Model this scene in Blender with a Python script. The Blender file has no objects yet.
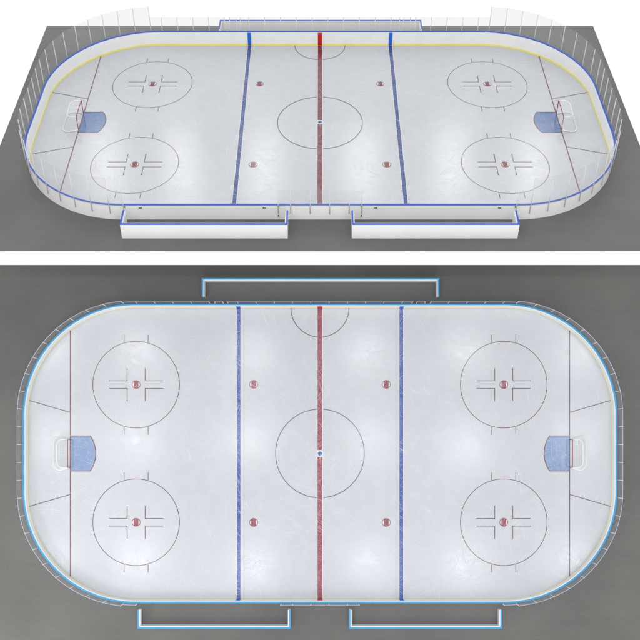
import bpy, bmesh, math, random
from mathutils import Vector, Matrix
random.seed(7)
S = 0.01                       # one drawing unit = 1 cm
scn = bpy.context.scene
COL = scn.collection
R = math.radians

# ---------------------------------------------------------------- camera
F = 1059.0; V0 = 453.5
cam = bpy.data.cameras.new('camera'); co = bpy.data.objects.new('camera', cam); COL.objects.link(co)
co.location = (0, 0, F*S)
cam.sensor_width = 36; cam.lens = F/640*36; cam.shift_y = (V0-320)/640
cam.clip_start = 0.1; cam.clip_end = 500
scn.camera = co

# ---------------------------------------------------------------- rink placements
A, CC, DD, VH = .9568, .000737, 122.6, -669.3
TH = math.atan((V0-VH)/F)                 # tilt of the upper model
DT = F/A
K_UP = CC*F/(A*math.cos(TH))              # upper model is a little wider in proportion
UP = Matrix.Translation((0, -(DD-V0)/F*DT*S, (F-DT)*S)) @ Matrix.Rotation(-(math.pi/2-TH), 4, 'X')
LOW = Matrix.Identity(4)

# ---------------------------------------------------------------- materials
def s2l(c):
    return tuple(((v/255)/12.92 if v/255 <= .04045 else ((v/255+.055)/1.055)**2.4) for v in c)

class NT:
    def __init__(s, name):
        s.m = bpy.data.materials.new(name); s.m.use_nodes = True
        s.t = s.m.node_tree; s.b = s.t.nodes['Principled BSDF']
        s.tc = s.n('ShaderNodeTexCoord')
    def n(s, typ, **kw):
        x = s.t.nodes.new(typ)
        for k, v in kw.items():
            if k.startswith('i_'):
                key = k[2:]; x.inputs[int(key) if key.isdigit() else key.replace('_', ' ')].default_value = v
            else: setattr(x, k, v)
        return x
    def l(s, a, b): s.t.links.new(a, b)
    def math(s, op, a, b=None, clamp=False):
        x = s.n('ShaderNodeMath', operation=op, use_clamp=clamp)
        for i, v in enumerate((a, b)):
            if v is None: continue
            if isinstance(v, (int, float)): x.inputs[i].default_value = v
            else: s.l(v, x.inputs[i])
        return x.outputs[0]
    def ramp(s, v, lo, hi, a=0., b=1.):
        x = s.n('ShaderNodeMapRange', interpolation_type='SMOOTHSTEP')
        s.l(v, x.inputs[0])
        for i, q in zip((1, 2, 3, 4), (lo, hi, a, b)): x.inputs[i].default_value = q
        return x.outputs[0]
    def mix(s, f, a, b):
        x = s.n('ShaderNodeMix', data_type='RGBA')
        for i, v in ((0, f), (6, a), (7, b)):
            if isinstance(v, (int, float)): x.inputs[i].default_value = v
            elif isinstance(v, tuple): x.inputs[i].default_value = (*v[:3], 1)
            else: s.l(v, x.inputs[i])
        return x.outputs[2]
    def noise(s, scale, detail=2, vec=None, rough=.5, dist=0):
        x = s.n('ShaderNodeTexNoise'); x.inputs['Scale'].default_value = scale
        x.inputs['Detail'].default_value = detail; x.inputs['Roughness'].default_value = rough
        x.inputs['Distortion'].default_value = dist
        s.l(vec if vec else s.tc.outputs['Object'], x.inputs['Vector'])
        return x.outputs[0]

def scratches(nt):
    """skate cuts: long thin slightly curved strokes in several directions, in patches"""
    obj = nt.tc.outputs['Object']
    wn = nt.n('ShaderNodeTexNoise'); wn.inputs['Scale'].default_value = 1.3; wn.inputs['Detail'].default_value = 1
    nt.l(obj, wn.inputs['Vector'])
    sub = nt.n('ShaderNodeVectorMath', operation='MULTIPLY_ADD')
    nt.l(wn.outputs['Color'], sub.inputs[0]); sub.inputs[1].default_value = (.28, .28, 0); nt.l(obj, sub.inputs[2])
    out = None
    for i, (ang, sx, sy, lo, pch) in enumerate(((28, 3.2, 120, .635, 1.3), (-35, 2.6, 140, .64, 1.1), (78, 3.4, 110, .645, 1.6),
                                           (8, 2.6, 130, .65, .9), (52, 5.0, 95, .65, 1.9), (-62, 3.8, 150, .645, 1.4))):
        mp = nt.n('ShaderNodeMapping'); mp.inputs['Rotation'].default_value = (0, 0, R(ang))
        mp.inputs['Location'].default_value = (i*7.3, i*3.1, 0)
        nt.l(sub.outputs[0], mp.inputs['Vector'])
        sc = nt.n('ShaderNodeVectorMath', operation='MULTIPLY'); nt.l(mp.outputs[0], sc.inputs[0]); sc.inputs[1].default_value = (sx, sy, 1)
        n = nt.noise(1.0, 1.0, sc.outputs[0])
        st = nt.ramp(n, lo, lo+.05)
        p = nt.noise(pch, 2, mp.outputs[0])
        st = nt.math('MULTIPLY', st, nt.ramp(p, .42, .62))
        out = st if out is None else nt.math('MAXIMUM', out, st)
    return out

def ice_like(name, col, wear_col, wear, spread=.0, dens=None):
    nt = NT(name)
    sc = scratches(nt)
    obj = nt.tc.outputs['Object']
    cloud = nt.noise(1.1, 5, obj, .62)
    mott = nt.noise(9, 4, obj, .65)
    speck = nt.noise(70, 2, obj, .6)
    c0 = tuple(v*(1-spread) for v in col); c1 = tuple(v*(1+spread*.55) for v in col)
    base = nt.mix(nt.ramp(cloud, .3, .7), c0, c1)
    base = nt.mix(nt.math('MULTIPLY', nt.ramp(mott, .42, .75), spread*2.4 if spread else .10), base, wear_col)
    base = nt.mix(nt.math('MULTIPLY', nt.ramp(speck, .5, .72), .5*wear), base, wear_col)
    fac = nt.math('MULTIPLY', sc, wear)
    base = nt.mix(fac, base, wear_col)
    nt.l(base, nt.b.inputs['Base Color'])
    r = nt.ramp(mott, .3, .7, .145, .175)
    r = nt.math('ADD', r, nt.math('MULTIPLY', sc, .12))
    nt.l(r, nt.b.inputs['Roughness'])
    nt.b.inputs['IOR'].default_value = 1.5
    bump = nt.n('ShaderNodeBump'); bump.inputs['Strength'].default_value = .13; bump.inputs['Distance'].default_value = .0009
    hh = nt.math('SUBTRACT', nt.math('MULTIPLY', nt.noise(22, 2, obj), .5), sc)
    nt.l(hh, bump.inputs['Height']); nt.l(bump.outputs[0], nt.b.inputs['Normal'])
    return nt.m

def plain(name, col, rough=.4, var=.04, scale=6, ior=1.45):
    nt = NT(name)
    n = nt.noise(scale, 4)
    base = nt.mix(nt.ramp(n, .3, .7), tuple(v*(1-var) for v in col), tuple(min(1, v*(1+var)) for v in col))
    nt.l(base, nt.b.inputs['Base Color'])
    nt.b.inputs['Roughness'].default_value = rough; nt.b.inputs['IOR'].default_value = ior
    return nt.m

def ground_mat():
    nt = NT('dark rubber ground')
    obj = nt.tc.outputs['Object']
    big = nt.noise(.8, 4, obj)
    mp = nt.n('ShaderNodeVectorMath', operation='MULTIPLY'); nt.l(obj, mp.inputs[0]); mp.inputs[1].default_value = (2.2, 22, 1)
    streak = nt.noise(1, 3, mp.outputs[0])
    grain = nt.noise(95, 2, obj, .7)
    c = nt.mix(nt.ramp(big, .3, .7), (.125, .124, .118), (.165, .163, .154))
    c = nt.mix(nt.ramp(streak, .35, .7, 0, .14), c, (.10, .10, .097))
    c = nt.mix(nt.ramp(grain, .45, .75, 0, .22), c, (.30, .30, .29))
    sp = nt.noise(150, 0, obj)
    c = nt.mix(nt.ramp(sp, .79, .83, 0, .45), c, (.5, .5, .48))
    nt.l(c, nt.b.inputs['Base Color'])
    nt.b.inputs['Roughness'].default_value = .5
    nt.b.inputs['IOR'].default_value = 1.4
    return nt.m

def glass_mat():
    nt = NT('clear acrylic')
    nt.b.inputs['Base Color'].default_value = (.55, .57, .60, 1)
    nt.b.inputs['Roughness'].default_value = .06
    nt.b.inputs['Specular IOR Level'].default_value = .3
    tr = nt.n('ShaderNodeBsdfTransparent'); mx = nt.n('ShaderNodeMixShader')
    mx.inputs[0].default_value = .10
    nt.l(tr.outputs[0], mx.inputs[1]); nt.l(nt.b.outputs[0], mx.inputs[2])
    nt.l(mx.outputs[0], nt.t.nodes['Material Output'].inputs['Surface'])
    return nt.m

WEAR = s2l((216, 221, 228))
MATS = dict(
    ground=ground_mat(), glass=glass_mat(),
    edge=plain('acrylic edge', s2l((196, 196, 226)), .2),
    ice=ice_like('skated ice', s2l((203, 206, 212)), s2l((230, 234, 237)), .25, .035),
    white=plain('white board plastic', (.93, .93, .925), .35, .02),
    post=plain('aluminium post', (.72, .73, .74), .35, .05),
    dark=plain('dark steel', (.06, .06, .07), .4),
    frost=plain('white painted steel', (.93, .94, .95), .35),
    net=plain('white net cord', (.88, .90, .90), .7),
    goalred=plain('red painted steel', (.42, .035, .06), .4),
    red=plain('red board stripe', (.62, .01, .015), .35),
    blueb=plain('blue board stripe', (.01, .15, .72), .35),
    kick=plain('yellow kick plate', s2l((252, 240, 132)), .4),
)
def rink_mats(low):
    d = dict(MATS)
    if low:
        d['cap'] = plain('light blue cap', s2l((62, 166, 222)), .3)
        bl, rd, cr = (60, 86, 164), (146, 64, 80), (126, 152, 194)  # crease lightened: highlights seen from overhead are put into its colour
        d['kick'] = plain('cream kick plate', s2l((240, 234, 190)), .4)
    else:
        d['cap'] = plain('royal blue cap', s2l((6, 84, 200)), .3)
        bl, rd, cr = (48, 70, 140), (118, 38, 54), (90, 120, 172)  # same crease darkened: its oblique-view shading is put into the colour
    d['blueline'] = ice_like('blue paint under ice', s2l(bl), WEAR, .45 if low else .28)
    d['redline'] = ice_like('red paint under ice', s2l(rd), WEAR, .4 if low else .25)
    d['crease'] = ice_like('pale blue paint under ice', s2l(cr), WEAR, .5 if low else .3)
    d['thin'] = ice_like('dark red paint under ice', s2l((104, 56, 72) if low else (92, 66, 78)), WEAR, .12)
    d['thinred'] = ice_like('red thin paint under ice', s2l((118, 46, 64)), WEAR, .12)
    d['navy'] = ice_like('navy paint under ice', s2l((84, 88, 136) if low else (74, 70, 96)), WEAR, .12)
    d['whiteline'] = ice_like('white paint under ice', s2l((232, 233, 236)), WEAR, .2)
    return d

# ---------------------------------------------------------------- object helpers
def top(name, M, base, label, cat, group=None, kind=None):
    o = bpy.data.objects.new(name, None); COL.objects.link(o)
    o.empty_display_size = .1
    o.matrix_world = M @ Matrix.Translation(Vector(base)*S)
    o['label'] = label; o['category'] = cat
    if group: o['group'] = group
    if kind: o['kind'] = kind
    return o

class Ctx: pass
X = Ctx()       # current rink: .k (plan proportion), .m (materials), .M (matrix)

class MB:
    """collects faces in drawing units (rink plan), emits one mesh"""
    def __init__(s): s.v = []; s.f = []; s.mi = []
    def face(s, pts, mi=0):
        i = len(s.v); s.v += [tuple(p) for p in pts]; s.f.append(tuple(range(i, i+len(pts)))); s.mi.append(mi)
    def grid(s, rows, mi=0, close_u=False, close_v=False):
        i = len(s.v); n = len(rows[0])
        for r in rows: s.v += [tuple(p) for p in r]
        for a in range(len(rows)-(0 if close_v else 1)):
            b = (a+1) % len(rows)
            for c in range(n-(0 if close_u else 1)):
                d = (c+1) % n
                s.f.append((i+a*n+c, i+a*n+d, i+b*n+d, i+b*n+c)); s.mi.append(mi)
    def box(s, x0, x1, y0, y1, z0, z1, mi=0):
        p = [(x0,y0,z0),(x1,y0,z0),(x1,y1,z0),(x0,y1,z0),(x0,y0,z1),(x1,y0,z1),(x1,y1,z1),(x0,y1,z1)]
        i = len(s.v); s.v += p
        for q in ((0,3,2,1),(4,5,6,7),(0,1,5,4),(1,2,6,5),(2,3,7,6),(3,0,4,7)):
            s.f.append(tuple(i+j for j in q)); s.mi.append(mi)
    def strip(s, pts, w, z, mi=0, closed=False):
        """flat painted line of width w along pts"""
        L = []; Rr = []; n = len(pts)
        for i, p in enumerate(pts):
            a = pts[(i-1) % n] if (closed or i > 0) else p
            b = pts[(i+1) % n] if (closed or i < n-1) else p
            dx, dy = b[0]-a[0], (b[1]-a[1])
            h = math.hypot(dx, dy) or 1; nx, ny = -dy/h*w/2, dx/h*w/2
            L.append((p[0]+nx, p[1]+ny, z)); Rr.append((p[0]-nx, p[1]-ny, z))
        s.grid([Rr, L], mi, close_u=closed)
    def tube(s, pts, r, n=8, mi=0, closed=False):
        P = [Vector(p) for p in pts]; rows = []
        m = len(P)
        for i, p in enumerate(P):
            a = P[(i-1) % m] if (closed or i > 0) else p
            b = P[(i+1) % m] if (closed or i < m-1) else p
            t = (b-a).normalized()
            u = t.cross(Vector((0,0,1)) if abs(t.z) < .9 else Vector((1,0,0))).normalized(); w = t.cross(u)
            rows.append([p+u*r*math.cos(j*2*math.pi/n)+w*r*math.sin(j*2*math.pi/n) for j in range(n)])
        s.grid(rows, mi, close_u=True, close_v=closed)
        if not closed: s.face(rows[0][::-1], mi); s.face(rows[-1], mi)
    def build(s, name, mats, parent, base=(0,0,0), bevel=0, smooth=False, label=None, kind=None):
        me = bpy.data.meshes.new(name)
        me.from_pydata([((v[0]-base[0])*S, (v[1]-base[1])*X.k*S, (v[2]-base[2])*S) for v in s.v], [], s.f)
        if not isinstance(mats, (list, tuple)): mats = [mats]
        for m in mats: me.materials.append(m)
        for p, i in zip(me.polygons, s.mi): p.material_index = i; p.use_smooth = smooth
        bm = bmesh.new(); bm.from_mesh(me); bmesh.ops.remove_doubles(bm, verts=bm.verts, dist=1e-6)
        if all(abs(v.co.z-bm.verts[:][0].co.z) > -1 for v in bm.verts):
            bmesh.ops.recalc_face_normals(bm, faces=bm.faces)
            if sum(f.normal.z*f.calc_area() for f in bm.faces) < -1e-9 and not any(abs(f.normal.z) < .5 for f in bm.faces):
                bmesh.ops.reverse_faces(bm, faces=bm.faces)
        bm.to_mesh(me); bm.free()
        o = bpy.data.objects.new(name, me); COL.objects.link(o); o.parent = parent
        if bevel:
            b = o.modifiers.new('bevel', 'BEVEL'); b.width = bevel*S; b.segments = 2; b.limit_method = 'ANGLE'
        if label: o['label'] = label
        if kind: o['kind'] = kind
        return o

# ---------------------------------------------------------------- rink outline
HX, HY, RC = 291.5, 145.5, 108.0
CX, CY = HX-RC, HY-RC
def ringpts(off, seg=40):
    out = []
    for (cx, cy, a0) in ((CX, CY, 0), (-CX, CY, 90), (-CX, -CY, 180), (CX, -CY, 270)):
        for i in range(seg+1):
            a = R(a0+90*i/seg); out.append((cx+(RC+off)*math.cos(a), cy+(RC+off)*math.sin(a)))
    return out
def ring(mb, profile, mi=0):
    """sweep closed profile [(offset, z)...] round the outline"""
    cols = [[(x, y, z) for (x, y) in ringpts(o)] for (o, z) in profile]
    mb.grid(cols, mi, close_u=True, close_v=True)
QA = RC+3
ARC = math.pi/2*QA
def along(s):
    """s measured from (0, back), turning to -x; returns centre-relative foot and outward normal"""
    tot = 4*CX+4*CY+4*ARC
    s %= tot
    segs = [('l', CX, (0, 1), (-1, 0), (0, CY+RC)), ('a', ARC, (-CX, CY), 90), ('l', 2*CY, (-1, 0), (0, -1), (-CX-RC, CY)),
            ('a', ARC, (-CX, -CY), 180), ('l', 2*CX, (0, -1), (1, 0), (-CX, -CY-RC)), ('a', ARC, (CX, -CY), 270),
            ('l', 2*CY, (1, 0), (0, 1), (CX+RC, -CY)), ('a', ARC, (CX, CY), 0), ('l', CX, (0, 1), (-1, 0), (CX, CY+RC))]
    for g in segs:
        if s <= g[1] + 1e-9:
            if g[0] == 'l':
                n, d, p = g[2], g[3], g[4]
                return (p[0]+d[0]*s, p[1]+d[1]*s, n[0], n[1])
            a = R(g[3]+90*s/ARC)
            return (g[2][0]+RC*math.cos(a), g[2][1]+RC*math.sin(a), math.cos(a), math.sin(a))
        s -= g[1]
def at(s, off): x, y, nx, ny = along(s); return (x+nx*off, y+ny*off)

def arc(cx, cy, r, a0, a1, n): return [(cx+r*math.cos(R(a0+(a1-a0)*i/n)), cy+r*math.sin(R(a0+(a1-a0)*i/n))) for i in range(n+1)]
def disc(mb, cx, cy, r, z, mi=0, n=40): mb.face([(cx+r*math.cos(2*math.pi*i/n), cy+r*math.sin(2*math.pi*i/n), z) for i in range(n)], mi)

def make_rink(M, k, m, words, H):
    X.k = k; X.m = m
    up = words['where']
    # ---- ground slab
    g = top('ground', M, (0, 0, 0), 'dark grey rectangular floor under the %s' % words['rink'], 'ground', kind='structure')
    mb = MB(); mb.box(-325, 325, -188.5, 188.5, -1.0, 0); mb.build('floor_slab', m['ground'], g)
    # ---- the rink
    rk = top('ice_rink', M, (0, 0, 0), words['label'], 'ice rink', 'hockey rinks')
    ZI = .5
    mb = MB(); pr = ringpts(.0)
    mb.face([(x, y, ZI) for x, y in pr]); mb.grid([[(x, y, .05) for x, y in pr], [(x, y, ZI) for x, y in pr]], close_u=True)
    ice = mb.build('ice_sheet', m['ice'], rk)
    z1, z2, z3, z4, z5 = ZI+.08, ZI+.16, ZI+.24, ZI+.32, ZI+.40
    for sx in (-1, 1):
        mb = MB(); x = 81.3*sx; mb.face([(x-2.5,-145.3,z1),(x+2.5,-145.3,z1),(x+2.5,145.3,z1),(x-2.5,145.3,z1)], 1)
        mb.face([(x-1.9,-145.3,z2),(x+1.9,-145.3,z2),(x+1.9,145.3,z2),(x-1.9,145.3,z2)], 0)
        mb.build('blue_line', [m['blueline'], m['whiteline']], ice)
    mb = MB(); mb.face([(-3.05,-145.3,z1),(3.05,-145.3,z1),(3.05,145.3,z1),(-3.05,145.3,z1)], 1)
    for y0, y1 in ((-145.3, -3.4), (3.4, 145.3)): mb.face([(-2.4,y0,z2),(2.4,y0,z2),(2.4,y1,z2),(-2.4,y1,z2)], 0)
    mb.build('centre_line', [m['redline'], m['whiteline']], ice)
    mb = MB(); disc(mb, 0, 0, 2.1, z3); mb.build('centre_spot', m['blueline'], ice)
    mb = MB(); mb.strip(arc(0, 0, 44.3, -85.6, 85.6, 60), .65, z3); mb.strip(arc(0, 0, 44.3, 94.4, 265.6, 60), .65, z3)
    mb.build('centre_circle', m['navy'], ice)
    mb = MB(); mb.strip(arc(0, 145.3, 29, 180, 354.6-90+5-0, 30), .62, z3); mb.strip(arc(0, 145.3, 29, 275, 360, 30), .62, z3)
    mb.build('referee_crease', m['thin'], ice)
    def spot(cx, cy):
        mb = MB(); disc(mb, cx, cy, 4.3, z2)
        for sx in (-1, 1):
            a = 48; r = 3.6
            pts = [(cx+sx*r*math.cos(R(-a+2*a*i/12)), cy+r*math.sin(R(-a+2*a*i/12)), z3) for i in range(13)]
            mb.face(pts if sx > 0 else pts[::-1], 1)
        mb.build('faceoff_spot', [m['redline'], m['whiteline']], ice)
    for sx in (-1, 1):
        for sy in (-1, 1):
            spot(66.3*sx, 69*sy)
            cx, cy = 183.7*sx, 68.8*sy
            spot(cx, cy)
            mb = MB(); mb.strip(arc(cx, cy, 43.3, 0, 360, 90)[:-1], .62, z1, closed=True)
            for a in (-1, 1):
                for b in (-1, 1):
                    mb.strip([(cx+a*12, cy+b*42.2), (cx+a*12, cy+b*50)], .62, z2)
                    mb.strip([(cx+a*9.4, cy+b*3.8), (cx+a*27, cy+b*3.8)], .62, z2)
                    mb.strip([(cx+a*9.0, cy+b*3.4), (cx+a*9.0, cy+b*16.5)], .62, z3)
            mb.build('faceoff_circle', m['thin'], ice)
        gx = 249.5*sx
        yb = CY+math.sqrt(RC**2-(249.5-CX)**2)-.3
        mb = MB(); mb.strip([(gx, -yb), (gx, yb)], .8, z4); mb.build('goal_line', m['thinred'], ice)
        for sy in (-1, 1):
            mb = MB(); mb.strip([(gx, 41*sy), (290.6*sx, 53*sy)], .62, z3); mb.build('trapezoid_line', m['thin'], ice)
        aa = math.degrees(math.atan2(17.5, 25.1))
        edge = [(0, -17.5)] + arc(-5.1, 0, 30.6, -aa*.998, aa*.998, 16) + [(0, 17.5)]
        edge = [(gx-sx*x, y) for x, y in edge]
        mb = MB(); mb.face([(x, y, z1) for x, y in edge], 0); mb.strip(edge, .8, z2, 1)
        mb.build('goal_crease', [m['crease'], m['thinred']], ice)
    # ---- boards
    h = H['board']
    mb = MB(); ring(mb, [(.25, .02), (2.45, .02), (2.45, h-.7), (.25, h-.7)])
    bd = mb.build('dasher_boards', m['white'], rk, smooth=False)
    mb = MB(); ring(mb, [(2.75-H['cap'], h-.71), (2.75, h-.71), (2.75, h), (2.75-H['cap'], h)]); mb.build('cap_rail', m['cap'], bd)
    mb = MB(); ring(mb, [(.0, .5), (.25, .5), (.25, 2.3), (.0, 2.3)]); mb.build('kick_plate', m['kick'], bd)
    for xx, w, mt in ((-81.3, 1.9, 'blueb'), (81.3, 1.9, 'blueb'), (0, 2.4, 'red')):
        for sy in (-1, 1):
            mb = MB(); y0 = sy*145.25; y1 = sy*145.8
            mb.box(xx-w, xx+w, min(y0, y1), max(y0, y1), .9, h-.72); mb.build('board_stripe', m[mt], bd)
    # doors with hinges and latch on the outside of the boards
    for (hx, lx, sy) in ((-181, -164, -1), (-37.5, -53, -1), (37.5, 53, -1), (181, 164, -1), (-109, -92, 1), (109, 92, 1)):
        a, b = min(hx, lx), max(hx, lx)
        ys = lambda p, q: (min(p*sy, q*sy), max(p*sy, q*sy))
        mb = MB(); mb.box(a, b, *ys(147.9, 148.15), 1.2, h-1.3)
        d = mb.build('rink_door', m['white'], bd, bevel=.08)
        for zz in (h*.28, h*.86):
            sg = 1 if lx > hx else -1
            mb = MB(); mb.box(min(hx+sg*.2, hx+sg*1.5), max(hx+sg*.2, hx+sg*1.5), *ys(148.15, 148.9), zz-.55, zz+.55)
            mb.build('hinge', m['dark'], d)
        q = lx-(.8 if lx > hx else -.8)
        mb = MB(); q0 = q-(2.2 if lx > hx else 0); mb.box(q0, q0+2.2, *ys(148.15, 148.9), h*.8-.25, h*.8+.25)
        mb.box(q-.35, q+.35, *ys(148.15, 149.2), h*.8-.25, h*.8+.75)
        mb.build('door_latch', m['dark'], d)
    # ---- glass and posts
    end0 = CX+10.5; endL = 2*ARC+2*CY-21; n = 23
    runs = []                                   # list of (list of positions, height)
    def front(x): return CX+2*ARC+2*CY+(x+CX)
    tall_l = [end0+endL*i/n for i in range(n+1)]
    tot = 4*CX+4*CY+4*ARC
    tall_r = [tot-end0-endL+endL*i/n for i in range(n+1)]
    runs.append((tall_l, H['tall'])); runs.append((tall_r, H['tall']))
    bl = [9, 27, 45, 63, 81, 91]; br = [109, 127, 145, 163, 181, end0]
    runs.append(([-v for v in bl[::-1]]+bl, H['short']))
    runs.append((br, H['short'])); runs.append(([-v for v in br[::-1]], H['short']))
    runs.append(([95.5, 104.5], H['short'])); runs.append(([-104.5, -95.5], H['short']))
    runs.append(([front(v) for v in (-38.5, -27, -9, 9, 27, 38.5)], H['short']))
    runs.append(([tall_l[-1], front(-181)], H['short'])); runs.append(([front(181), tall_r[0]], H['short']))
    done = set()
    for pos, gh in runs:
        for s0, s1 in zip(pos[:-1], pos[1:]):
            ss = [s0+.5+(s1-s0-1)*i/4 for i in range(5)]
            ins = [at(s, 2.95) for s in ss]; outs = [at(s, 3.3) for s in ss]
            mb = MB(); zt = h+gh; ze = zt-.45
            for (za, zb, mi) in ((h-1.6, ze, 0), (ze, zt, 1)):
                mb.grid([[(x, y, za) for x, y in ins], [(x, y, zb) for x, y in ins]], mi)
                mb.grid([[(x, y, zb) for x, y in outs], [(x, y, za) for x, y in outs]], mi)
            mb.grid([[(x, y, zt) for x, y in ins], [(x, y, zt) for x, y in outs]], 1)
            mb.build('glass_panel', [m['glass'], m['edge'] if k == 1.0 else m['glass']], rk)
    for pos, gh in sorted(runs, key=lambda r: -r[1]):
        for s in pos:
            key = round(s % tot, 1)
            if key in done: continue
            done.add(key)
            lean = 0
            if gh == H['short'] and abs(abs(s)-104.5) < .1: lean = 1.6
            p0 = at(s, 3.35); p1 = at(s-lean*(1 if s > 0 else -1), 3.3)
            mb = MB(); mb.tube([(*p0, h*.42), (*p1, h+gh-.1)], H['post'], 8)
            mb.build('glass_post', m['post'], rk, smooth=True)
    # ---- bench barriers
    hb = H['bench']
    def barrier(x0, x1, yo, yi, label):
        sy = 1 if yo > 0 else -1
        bx = (x0+x1)/2; base = (bx, yo*k, 0)
        t = top('bench_barrier', M, base, label, 'barrier', 'barriers round the team benches')
        b3 = (bx, yo, 0); T = 2.4
        def U(mb, e, z0, z1):
            T_ = T - (2*e if e else 0)
            # walk the U outline as one prism
            o = [(x0-e, yi), (x0-e, yo+sy*e), (x1+e, yo+sy*e), (x1+e, yi), (x1-T_, yi), (x1-T_, yo-sy*T_), (x0+T_, yo-sy*T_), (x0+T_, yi)]
            lo = [(x, y, z0) for x, y in o]; hi = [(x, y, z1) for x, y in o]
            mb.grid([lo, hi], 0, close_u=True)
            for L in (lo, hi):
                mb.face([L[0], L[1], L[6], L[7]]); mb.face([L[1], L[2], L[5], L[6]]); mb.face([L[2], L[3], L[4], L[5]])
        mb = MB(); U(mb, 0, .02, hb-.8); mb.build('wall_panel', m['white'], t, b3)
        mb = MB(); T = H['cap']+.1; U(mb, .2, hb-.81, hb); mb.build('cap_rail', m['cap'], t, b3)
        return t
    barrier(-180.4, -29.3, -173.2, -155, 'white bench barrier at the front left of the %s' % words['rink'])
    barrier(29.0, 180.0, -173.2, -155, 'white bench barrier at the front right of the %s' % words['rink'])
    barrier(-116.8, 118.0, 173.4, 155.5, 'long white bench barrier behind the %s' % words['rink'])
    # ---- goals
    gh = H['goal']
    for sx in (-1, 1):
        gx = 249.5*sx
        side = 'left' if sx < 0 else 'right'
        t = top('hockey_goal', M, (gx, 0, ZI), 'hockey goal at the %s end of the %s' % (side, words['rink']), 'goal', 'hockey goals')
        b3 = (gx, 0, ZI)
        mb = MB(); zb = z5+.3
        mb.tube([(gx, -14, zb), (gx, -14, gh), (gx, 14, gh), (gx, 14, zb)], .42, 8); mb.build('goal_frame', m['goalred'], t, b3, smooth=True)
        def Ux(w, d, z, q=7, n=8):
            pts = [(gx, -w0, z) for w0 in ()]
            out = [(0, -14)]
            out += [(d-q+q*math.sin(R(90*i/n)), -w+q-q*math.cos(R(90*i/n))) for i in range(n+1)]
            out += [(d-q+q*math.cos(R(90*i/n)), w-q+q*math.sin(R(90*i/n))) for i in range(n+1)]
            out += [(0, 14)]
            return [(gx+sx*a, b, z) for a, b in out]
        base = Ux(16.8, 16.8, zb, 7); topu = Ux(14, 10.5, gh, 6)
        mb = MB(); mb.tube(base, .62, 8); mb.build('base_frame', m['frost'], t, b3, smooth=True)
        mb = MB(); mb.tube(topu, .42, 8); mb.build('top_frame', m['frost'], t, b3, smooth=True)
        # net cords
        def resample(pl, n):
            P = [Vector(p) for p in pl]; L = [0]
            for a, b in zip(P, P[1:]): L.append(L[-1]+(b-a).length)
            out = []
            for i in range(n+1):
                d = L[-1]*i/n; j = 0
                while j < len(P)-2 and L[j+1] < d: j += 1
                out.append(P[j].lerp(P[j+1], (d-L[j])/((L[j+1]-L[j]) or 1)))
            return out
        nn = 40; A1 = resample(base, nn); B1 = resample(topu, nn); cr = .115
        mb = MB()
        for i in range(nn+1):
            mb.tube([A1[i], A1[i].lerp(B1[i], .5)+Vector((sx*.5, 0, 0)), B1[i]], cr, 4)
        for j in range(1, 12):
            f = j/12; mb.tube([a.lerp(b, f)+Vector((sx*.5*math.sin(math.pi*f), 0, 0)) for a, b in zip(A1, B1)], cr, 4)
        for i in range(1, 22):
            y = -14+28*i/22; d = 10.5-(max(0, abs(y)-8)**2)/6.0*.9
            mb.tube([(gx, y, gh), (gx+sx*d, y, gh-.2)], cr, 4)
        for i in range(1, 8):
            xx = 10.5*i/8; w = 14-(max(0, xx-4.5)**2)/6.5
            mb.tube([(gx+sx*xx, -w, gh-.1), (gx+sx*xx, w, gh-.1)], cr, 4)
        mb.build('goal_net', m['net'], t, b3)

make_rink(UP, K_UP, rink_mats(False), dict(where='upper', rink='tilted upper rink',
    label='white hockey rink tilted away with royal blue rails and glass'),
    dict(board=16.2, short=15.5, tall=28, post=.42, bench=15.6, goal=16, cap=1.5))
make_rink(LOW, 1.0, rink_mats(True), dict(where='lower', rink='lower rink',
    label='white hockey rink seen flat from straight above with light blue rails'),
    dict(board=11.0, short=10, tall=18, post=.42, bench=10.8, goal=12.5, cap=1.5))

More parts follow.
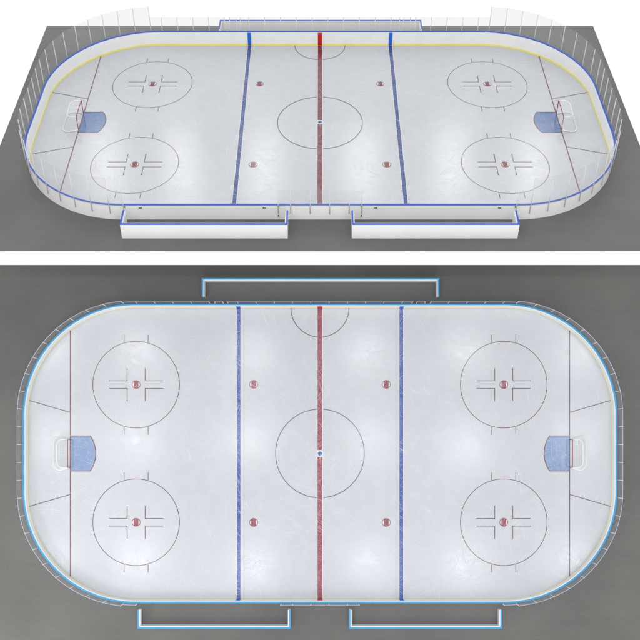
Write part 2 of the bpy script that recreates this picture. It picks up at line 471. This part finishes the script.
# ---------------------------------------------------------------- light
w = bpy.data.worlds.new('World'); scn.world = w; w.use_nodes = True
nt = w.node_tree; bg = nt.nodes['Background']
tc = nt.nodes.new('ShaderNodeTexCoord'); sp = nt.nodes.new('ShaderNodeSeparateXYZ')
mr = nt.nodes.new('ShaderNodeMapRange'); mr.interpolation_type = 'SMOOTHSTEP'
nt.links.new(tc.outputs['Generated'], sp.inputs[0]); nt.links.new(sp.outputs[2], mr.inputs[0])
mr.inputs[1].default_value = -.2; mr.inputs[2].default_value = .9
mr.inputs[3].default_value = .89; mr.inputs[4].default_value = .60
bg.inputs[0].default_value = (1, 1, 1, 1)
nt.links.new(mr.outputs[0], bg.inputs[1])

def lamp(name, loc, energy, size, col=(1, .99, .97), aim=None, typ='POINT'):
    l = bpy.data.lights.new(name, typ); l.energy = energy; l.color = col
    if typ == 'POINT': l.shadow_soft_size = size
    else: l.shape = 'DISK'; l.size = size
    o = bpy.data.objects.new(name, l); COL.objects.link(o); o.location = loc
    if aim is not None: o.rotation_euler = (Vector(aim)-Vector(loc)).to_track_quat('-Z', 'Y').to_euler()
    return o
C0 = Vector((0, 0, F*S))
def ray(px, py): return Vector(((px-320)/F, (V0-py)/F, -1))
def bounce(px, py, M, t):
    """where a hall lamp hangs whose reflection shows in the ice at this spot"""
    d = ray(px, py); n = (M.to_3x3() @ Vector((0, 0, 1))).normalized(); o = M.translation
    P = C0 + d*((o-C0).dot(n)/d.dot(n)); r = (d-2*d.dot(n)*n).normalized()
    return P+r*t
for i, px in enumerate((52, 143, 252, 366, 468, 578)):
    for py in (352, 443, 562):
        lamp('hall_lamp', bounce(px+random.uniform(-5, 5), py+random.uniform(-4, 4), LOW, 15), 125, .30, (.97, .98, 1))
for py in (152, 187):
    for px in (105, 182, 265, 362, 452, 532):
        lamp('hall_lamp', bounce(px, py, UP, 13), 26, .40)
k1 = lamp('side_key', (-6.6, -4.4, 3.6), 20, 2.6, aim=(-3.9, -2.5, 0), typ='AREA'); k1.data.spread = R(50)
lamp('front_fill', (.8, -8, 8.0), 165, 8, aim=(0, 1.5, 0), typ='AREA')  # added unseen fill, brightens the board faces and far bench wall

# ---------------------------------------------------------------- render settings
vs = scn.view_settings; vs.view_transform = 'Standard'; vs.look = 'None'; vs.gamma = 1; vs.exposure = .2
scn.render.resolution_x = 1024; scn.render.resolution_y = 1024
scn.render.engine = 'CYCLES'
scn.cycles.transparent_max_bounces = 24
scn.cycles.use_denoising = True
